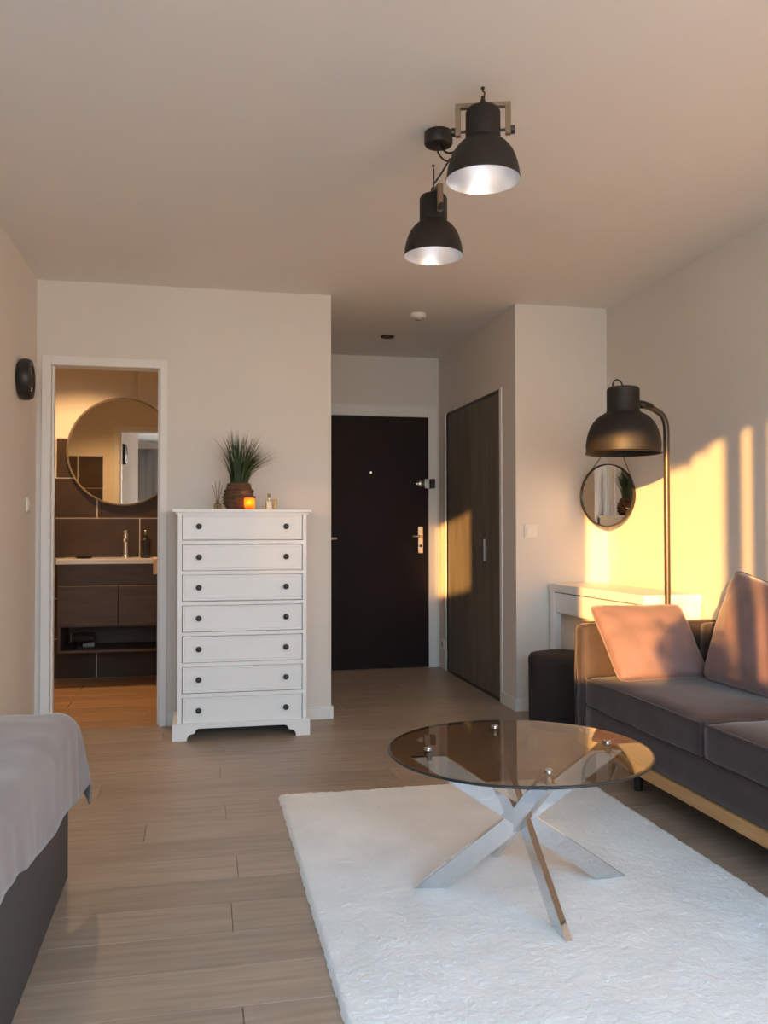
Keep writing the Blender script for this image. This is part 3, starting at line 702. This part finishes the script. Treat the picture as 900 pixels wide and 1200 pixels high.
for ya, yb, sdn in ((2.803, 3.768, 1), (1.70, 2.797, 5)):
    c_ = obj('seat_cushion', soft_box(SX0, SX1-0.14, ya, yb, 0.298, 0.432, r=0.024, puff=0.026, n=(16, 22, 6), wr=0.006, seed=sdn), 'velvet', sf, smooth=True)
    obj('piping', tube([(SX1-0.2, yb-0.006, 0.430), (SX0+0.03, yb-0.006, 0.430), (SX0+0.008, yb-0.012, 0.427), (SX0+0.004, yb-0.04, 0.427), (SX0+0.004, (ya+yb)/2, 0.4275), (SX0+0.004, ya+0.04, 0.427), (SX0+0.008, ya+0.010, 0.427), (SX0+0.03, ya+0.006, 0.430)], 0.0042, 6), 'velvet', c_, smooth=True)
    obj('welt', tube([(SX0+0.006, ya+0.007, 0.425), (SX0+0.002, ya+0.006, 0.36), (SX0+0.006, ya+0.007, 0.305)], 0.004, 6), 'velvet', c_, smooth=True)
am = obj('arm', soft_box(SX0, SX1, 3.770, SY1, 0.165, 0.678, r=0.030, n=(18, 6, 14), wr=0.008, seed=9), 'velvet', sf, smooth=True)
obj('arm', soft_box(SX0, SX1, SY0, 1.69, 0.165, 0.678, r=0.030, n=(14, 6, 12), wr=0.006, seed=3), 'velvet', sf, smooth=True)
for yy_ in (3.778, SY1-0.006):
    obj('arm_piping', tube([(SX0+0.004, yy_, 0.175), (SX0+0.001, yy_, 0.42), (SX0+0.004, yy_, 0.65), (SX0+0.03, yy_, 0.675), (SX0+0.3, yy_, 0.676)], 0.0042, 6), 'velvet', am, smooth=True)
obj('back', soft_box(SX1-0.15, SX1, 1.69, 3.770, 0.30, 0.680, r=0.035, n=(5, 30, 8), wr=0.008, seed=4), 'velvet', sf, smooth=True)

def pillow(name, BL, BR, TL, TR, thick, mt, label, seed):
    BL, BR, TL, TR = map(Vector, (BL, BR, TL, TR)); n = 26
    c = (BL+BR+TL+TR)/4; nr = ((BR-BL).cross(TL-BL)).normalized()
    bm = NB(); front = {}; back = {}
    for i in range(n+1):
        for j in range(n+1):
            u, v = i/n, j/n; a, b = 2*u-1, 2*v-1
            pin = 0.025*(1-abs(a)**2)*(abs(b)**3); pin2 = 0.025*(1-abs(b)**2)*(abs(a)**3)
            cr_ = 0.05*(abs(a)*abs(b))**8
            uu = 0.5+0.5*a*(1-pin2-cr_); vv = 0.5+0.5*b*(1-pin-cr_)
            p = BL*(1-uu)*(1-vv)+BR*uu*(1-vv)+TL*(1-uu)*vv+TR*uu*vv
            f = ((1-a**2)*(1-b**2)); h = thick*0.5*(f**0.42 if f > 0 else 0)
            wv = noise.noise(Vector((a*2.5+seed, b*2.5, seed)))*0.014*f**0.3 if f > 0 else 0
            wv += (noise.noise(Vector((a*9+seed, b*9, 2*seed)))*0.006*(1-f)) if f > 0 else 0
            edge = i in (0, n) or j in (0, n)
            front[i, j] = bm.verts.new(p+nr*(h+wv)-c)
            back[i, j] = front[i, j] if edge else bm.verts.new(p-nr*(h-wv*0.5)-c)
    for i in range(n):
        for j in range(n):
            bm.faces.new((front[i, j], front[i+1, j], front[i+1, j+1], front[i, j+1]))
            bm.faces.new((back[i, j], back[i, j+1], back[i+1, j+1], back[i+1, j]))
    e = empty(name, c, label, 'pillow', 0, 'velvet pillows on the sofa')
    cv = obj('cover', bm, mt, e, smooth=True)
    loop = []
    for i in range(n+1): loop.append((i, 0))
    for j in range(1, n+1): loop.append((n, j))
    for i in range(n-1, -1, -1): loop.append((i, n))
    for j in range(n-1, 0, -1): loop.append((0, j))
    me = cv.data
    pts = []
    for i, j in loop:
        u, v = i/n, j/n; a, b = 2*u-1, 2*v-1
        pin = 0.025*(1-abs(a)**2)*(abs(b)**3); pin2 = 0.025*(1-abs(b)**2)*(abs(a)**3)
        cr_ = 0.05*(abs(a)*abs(b))**8
        uu = 0.5+0.5*a*(1-pin2-cr_); vv = 0.5+0.5*b*(1-pin-cr_)
        pts.append(BL*(1-uu)*(1-vv)+BR*uu*(1-vv)+TL*(1-uu)*vv+TR*uu*vv-c)
    obj('seam', tube(pts, 0.0035, 6, closed=True), mt, e, smooth=True)
    return e
pillow('pillow', (1.765, 3.47, 0.457), (2.205, 3.475, 0.463), (1.735, 3.705, 0.768), (2.185, 3.69, 0.768), 0.135, 'velvet_pillow', 'pink velvet pillow leaning on the sofa arm', 1.3)
pillow('pillow', (2.145, 3.445, 0.467), (2.18, 2.94, 0.452), (2.332, 3.472, 0.94), (2.33, 2.96, 0.845), 0.155, 'velvet_pillow', 'larger pink velvet pillow tilted on one corner against the sofa back', 4.1)

# ================================================================== BED
be = empty('bed', (-1.4, 2.1, 0), 'low upholstered dark grey bed base', 'bed')
def rl(x0, x1, y0, y1, z0, z1): return (x0+1.4, x1+1.4, y0-2.1, y1-2.1, z0, z1)
obj('base', bx(*rl(-2.45, -0.414, 1.35, 2.955, 0.0, 0.325), bev=0.012), 'bed_base', be, smooth=True, angle=40)
obj('mattress', soft_box(*rl(-2.42, -0.43, 1.37, 2.94, 0.325, 0.515), r=0.05, n=(16, 12, 5)), 'mattress', be, smooth=True)
# blanket
bm = NB(); xe, ye, ztop, rr = -0.455, 2.915, 0.528, 0.055
nx, ny = 90, 90; grid = {}
def hemx(y):       # length hanging past the bed side, depending on the place along the bed
    return 0.255-0.10*max(0, (2.9-y)/0.9)+0.007*math.sin(y*9)+0.003*math.sin(y*21+1)
for i in range(nx+1):
    for j in range(ny+1):
        ty = j/ny; fy = 1.30+(ye+0.27-1.30)*ty
        yc = min(fy, ye)
        tx = i/nx; x = -2.38+(xe+hemx(yc)+rr*0.6-(-2.38))*(tx**0.75)
        ex, ey = max(0, x-xe), max(0, fy-ye); e = math.hypot(ex, ey)
        px, py = min(x, xe), min(fy, ye)
        z = ztop+0.010*noise.noise(Vector((px*3, py*3, 0)))+0.006*noise.noise(Vector((px*9, py*9, 3)))
        if e > 0:
            dx, dy = ex/e, ey/e
            if ex > 0 and ey > 0: e *= 0.86
            ang_ = min(e/rr, PI/2); o_ = rr*math.sin(ang_); dz = rr*(1-math.cos(ang_))+max(0, e-rr*PI/2)
            s = py*1.0+px*1.0+math.atan2(dy, dx)*0.12
            fold = (0.002*math.sin(s*13)+0.001*math.sin(s*29+1.3)+0.006*noise.noise(Vector((s*14, dz*5, 1))))*min(1, dz/0.10)
            flare = 0.05*dz+(0.16*dz if (ex > 0 and ey > 0) else 0)
            o_ += fold+flare+0.006
            px += dx*o_; py += dy*o_; z -= dz
        z = max(z, 0.03)
        grid[i, j] = bm.verts.new((px, py, z))
for i in range(nx):
    for j in range(ny): bm.faces.new((grid[i, j], grid[i+1, j], grid[i+1, j+1], grid[i, j+1]))
bl = obj('blanket', bm, 'blanket', smooth=True)
sl = bl.modifiers.new('thick', 'SOLIDIFY'); sl.thickness = 0.008; sl.offset = 1
tag(bl, 'taupe grey blanket draped over the bed corner', 'blanket')

# ================================================================== RUG
bm = NB(); x0, x1, y0, y1 = 0.318, 1.675, 1.70, 3.665; nx, ny = 150, 216; gr = {}
for i in range(nx+1):
    for j in range(ny+1):
        u, v = i/nx, j/ny; x = x0+(x1-x0)*u; y = y0+(y1-y0)*v
        ed = min(u*(x1-x0), (1-u)*(x1-x0), v*(y1-y0), (1-v)*(y1-y0))
        z = 0.003+0.011*min(1, ed/0.014)**0.5
        n3 = noise.noise(Vector((x*55, y*55, 0)))*0.0034+noise.noise(Vector((x*15, y*15, 5)))*0.0026+noise.noise(Vector((x*4, y*4, 9)))*0.0025
        z += n3*min(1, ed/0.01+0.2)
        if ed < 1e-6: x += noise.noise(Vector((y*38, x, 2)))*0.005; y += noise.noise(Vector((x*38, y, 4)))*0.005
        gr[i, j] = bm.verts.new((x, y, z if ed > 1e-6 else 0.001))
for i in range(nx):
    for j in range(ny): bm.faces.new((gr[i, j], gr[i+1, j], gr[i+1, j+1], gr[i, j+1]))
tag(obj('rug', bm, 'rug', smooth=True), 'white shaggy rectangular rug under the glass table', 'rug')

# ================================================================== COFFEE TABLE
RZ = 0.015
ct = empty('coffee_table', (0.955, 2.50, RZ), 'round smoked glass coffee table on crossed chrome legs', 'coffee table')
C0 = Vector((0.955, 2.50, RZ))
def crel(p): return Vector(p)-C0
def leg(F, T, hw=0.010, hh=0.030):
    """flat bar standing on edge; both ends cut level"""
    F, T = crel(F), crel(T); d = (T-F); h = Vector((d.x, d.y, 0)).normalized(); s = Vector((-h.y, h.x, 0))
    dd = d.normalized(); k = hh/abs(dd.z)*1.0                # half horizontal run of a level cut
    bm = NB(); q = []
    for base in (F, T):
        for a, b in ((-1, -1), (1, -1), (1, 1), (-1, 1)):
            q.append(bm.verts.new(base+h*k*a+s*hw*b))
    bm.faces.new(q[0:4]); bm.faces.new(q[4:8])
    for i in range(4): bm.faces.new((q[i], q[(i+1) % 4], q[4+(i+1) % 4], q[4+i]))
    bmesh.ops.recalc_face_normals(bm, faces=bm.faces[:])
    bmesh.ops.bevel(bm, geom=bm.edges[:], offset=0.0012, segments=1, affect='EDGES')
    obj('leg', bm, 'chrome', ct)
GZ = 0.446
T1, T2, T3, T4 = (0.672, 2.555, GZ-0.012), (0.965, 2.790, GZ-0.012), (0.932, 2.248, GZ-0.012), (1.236, 2.515, GZ-0.012)
F1, F2, F3, F4 = (0.692, 2.615, RZ), (1.272, 2.578, RZ), (0.967, 2.245, RZ), (0.975, 2.86, RZ)
leg(F1, T4); leg(F2, T1); leg(F3, T2); leg(F4, T3)
TC = Vector((0.942, 2.505, 0)); TR_ = 0.392
obj('glass_top', lathe([(0, GZ), (TR_-0.002, GZ), (TR_, GZ+0.002), (TR_, GZ+0.008), (TR_-0.002, GZ+0.010), (0, GZ+0.010)], 96, center=(TC.x-C0.x, TC.y-C0.y, -RZ)), 'smoked_glass', ct, smooth=True, angle=30)
obj('glass_edge', tube([(TC.x-C0.x+(TR_+0.0005)*math.cos(2*PI*k/96), TC.y-C0.y+(TR_+0.0005)*math.sin(2*PI*k/96), GZ+0.005-RZ) for k in range(96)], 0.0042, 6, closed=True), 'plastic_black', ct, smooth=True)
for T in (T1, T2, T3, T4):
    c_ = crel(T)
    obj('cap_screw', lathe([(0.0, -0.012), (0.013, -0.012), (0.013, 0.0115), (0.0, 0.0115)], 20, center=c_), 'steel', ct, smooth=True, angle=40)
    obj('cap_screw', lathe([(0.012, 0.0225), (0.012, 0.026), (0.009, 0.028), (0.0, 0.028)], 20, center=c_), 'chrome', ct, smooth=True, angle=40)

# ================================================================== WALL FITTINGS
sc_ = empty('wall_lamp', (XL, 4.64, 1.876), 'round black wall lamp on the white left wall', 'wall lamp')
obj('drum', lathe([(0.085, 0), (0.098, 0.010), (0.105, 0.022), (0.105, 0.045), (0.096, 0.062), (0.070, 0.064), (0.062, 0.056), (0, 0.056)], 40, M=M_axis((1, 0, 0))), 'black_metal', sc_, smooth=True, angle=40)
obj('diffuser', lathe([(0.062, 0.054), (0.058, 0.060), (0, 0.062)], 32, M=M_axis((1, 0, 0))), 'plastic_black', sc_, smooth=True)
def plate(name, M, w, h, label, cat, rocker=True):
    e = empty(name, M.to_translation(), label, cat); R3 = M.to_3x3().to_4x4()
    g = bx(-w/2, w/2, -h/2, h/2, 0, 0.009, bev=0.003); bmesh.ops.transform(g, matrix=R3, verts=g.verts[:]); obj('plate', g, 'plastic_white', e)
    g = bx(-w*0.32, w*0.32, -h*0.32, h*0.32, 0.009, 0.013, bev=0.0015) if rocker else lathe([(0.021, 0.009), (0.021, 0.0095), (0.018, 0.0095), (0.018, 0.0092), (0, 0.0092)], 24)
    bmesh.ops.transform(g, matrix=R3, verts=g.verts[:]); obj('rocker' if rocker else 'socket_well', g, 'plastic_white' if rocker else 'plastic_grey', e)
def frame_M(loc, nz, ux):
    nz = Vector(nz); ux = Vector(ux); uy = nz.cross(ux)
    return Matrix(((ux.x, uy.x, nz.x, loc[0]), (ux.y, uy.y, nz.y, loc[1]), (ux.z, uy.z, nz.z, loc[2]), (0, 0, 0, 1)))
plate('light_switch', frame_M((1.994, YB, 1.106), (0, -1, 0), (1, 0, 0)), 0.082, 0.082, 'square white light switch on the wall beside the hall', 'switch')
plate('light_switch', frame_M((XL, 4.878, 1.25), (1, 0, 0), (0, 1, 0)), 0.075, 0.075, 'white light switch below the round black wall lamp', 'switch')
plate('wall_socket', frame_M((XHR, 6.74, 0.20), (-1, 0, 0), (0, -1, 0)), 0.08, 0.08, 'white wall socket low in the hall corner', 'socket', rocker=False)

# ================================================================== THINGS BY THE WINDOW (behind the camera, unseen, built for their shadows and reflections)
def leafy(parent, centers, seed, n, size, spread):
    g = NB(); rn = random.Random(seed)
    for _ in range(n):
        c = Vector(rn.choice(centers))+Vector((rn.gauss(0, spread[0]), rn.gauss(0, spread[1]), rn.gauss(0, spread[2])))
        d = Vector((rn.uniform(-1, 1), rn.uniform(-1, 1), rn.uniform(-0.8, 0.5))).normalized(); s = d.orthogonal().normalized()
        L = size*rn.uniform(0.7, 1.3); w = L*0.24
        up_ = d.cross(s)*L*0.12
        a = g.verts.new(c); b = g.verts.new(c+d*L*0.5+s*w+up_); e = g.verts.new(c+d*L); f = g.verts.new(c+d*L*0.5-s*w+up_)
        g.faces.new((a, b, e)); g.faces.new((a, e, f))
    o = obj('foliage', g, 'leaf', parent); o['kind'] = 'stuff'
ph = empty('shadow_caster_bush', (-0.185, -0.40, 0), 'added leafy bush in a tall pot, unseen, casting a head-and-shoulders shadow', 'plant')  # added, unseen stand-in for a person; its foliage shades the sofa pillows
obj('pot', lathe([(0, 0), (0.11, 0), (0.14, 0.59), (0.15, 0.59), (0.15, 0.62), (0.13, 0.62), (0.125, 0.57), (0, 0.57)], 32), 'terracotta', ph, smooth=True, angle=40)
obj('stem', tube([(0, 0, 0.56), (0.008, 0, 0.84), (0, 0, 1.14)], 0.012, 8), 'bracket_wood', ph, smooth=True)
leafy(ph, [(x_, y_, z_+0.09) for x_, y_, z_ in [(0, 0, 1.06), (0.0, 0, 0.99), (0.02, 0, 1.10), (0.05, 0, 0.96), (0.10, 0, 0.95), (0.13, 0, 1.04), (0.15, 0, 0.98), (0.16, 0, 0.92)]], 5, 2200, 0.04, (0.036, 0.036, 0.042))
hp = empty('hanging_plant', (-0.16, -0.42, HC), 'trailing leafy plant in a hanging pot by the window', 'plant')
obj('cord', tube([(0, 0, 0), (0, 0, -0.14)], 0.003, 6), 'black_metal', hp)
obj('pot', lathe([(0, -0.27), (0.06, -0.27), (0.085, -0.14), (0.075, -0.14), (0.055, -0.25), (0, -0.25)], 28), 'terracotta', hp, smooth=True, angle=40)
leafy(hp, [(-0.06, 0, -0.34), (0.02, 0, -0.33), (0.13, 0, -0.32), (-0.02, 0, -0.37), (-0.12, 0, -0.37)], 8, 420, 0.05, (0.035, 0.03, 0.03))
g = NB(); pts = []
for k in range(41): pts.append((-2.93+0.56*k/40, YW+0.03+0.015*math.sin(k*1.3)))
A = [g.verts.new((x, y, 2.28)) for x, y in pts]; B = [g.verts.new((x, y, 1.45)) for x, y in pts]
for k in range(40): g.faces.new((A[k], A[k+1], B[k+1], B[k]))
tag(obj('sheer_curtain', g, 'sheer', smooth=True), 'sheer white curtain over half of the small window', 'curtain')

g = NB(); pts = []
for k in range(61): pts.append((-1.42+0.54*k/60, YW+0.055+0.008*math.sin(k*0.5)))
A = [g.verts.new((x, y, 2.40)) for x, y in pts]; B = [g.verts.new((x, y, 0.01)) for x, y in pts]
for k in range(60): g.faces.new((A[k], A[k+1], B[k+1], B[k]))
dp = obj('added_drape', g, 'added_drape', smooth=True)  # added, unseen: keeps window glare out of the bathroom mirror, trims the sun
sl = dp.modifiers.new('thick', 'SOLIDIFY'); sl.thickness = 0.004
tag(dp, 'added grey curtain, unseen, screening the edge of the wide window', 'curtain')
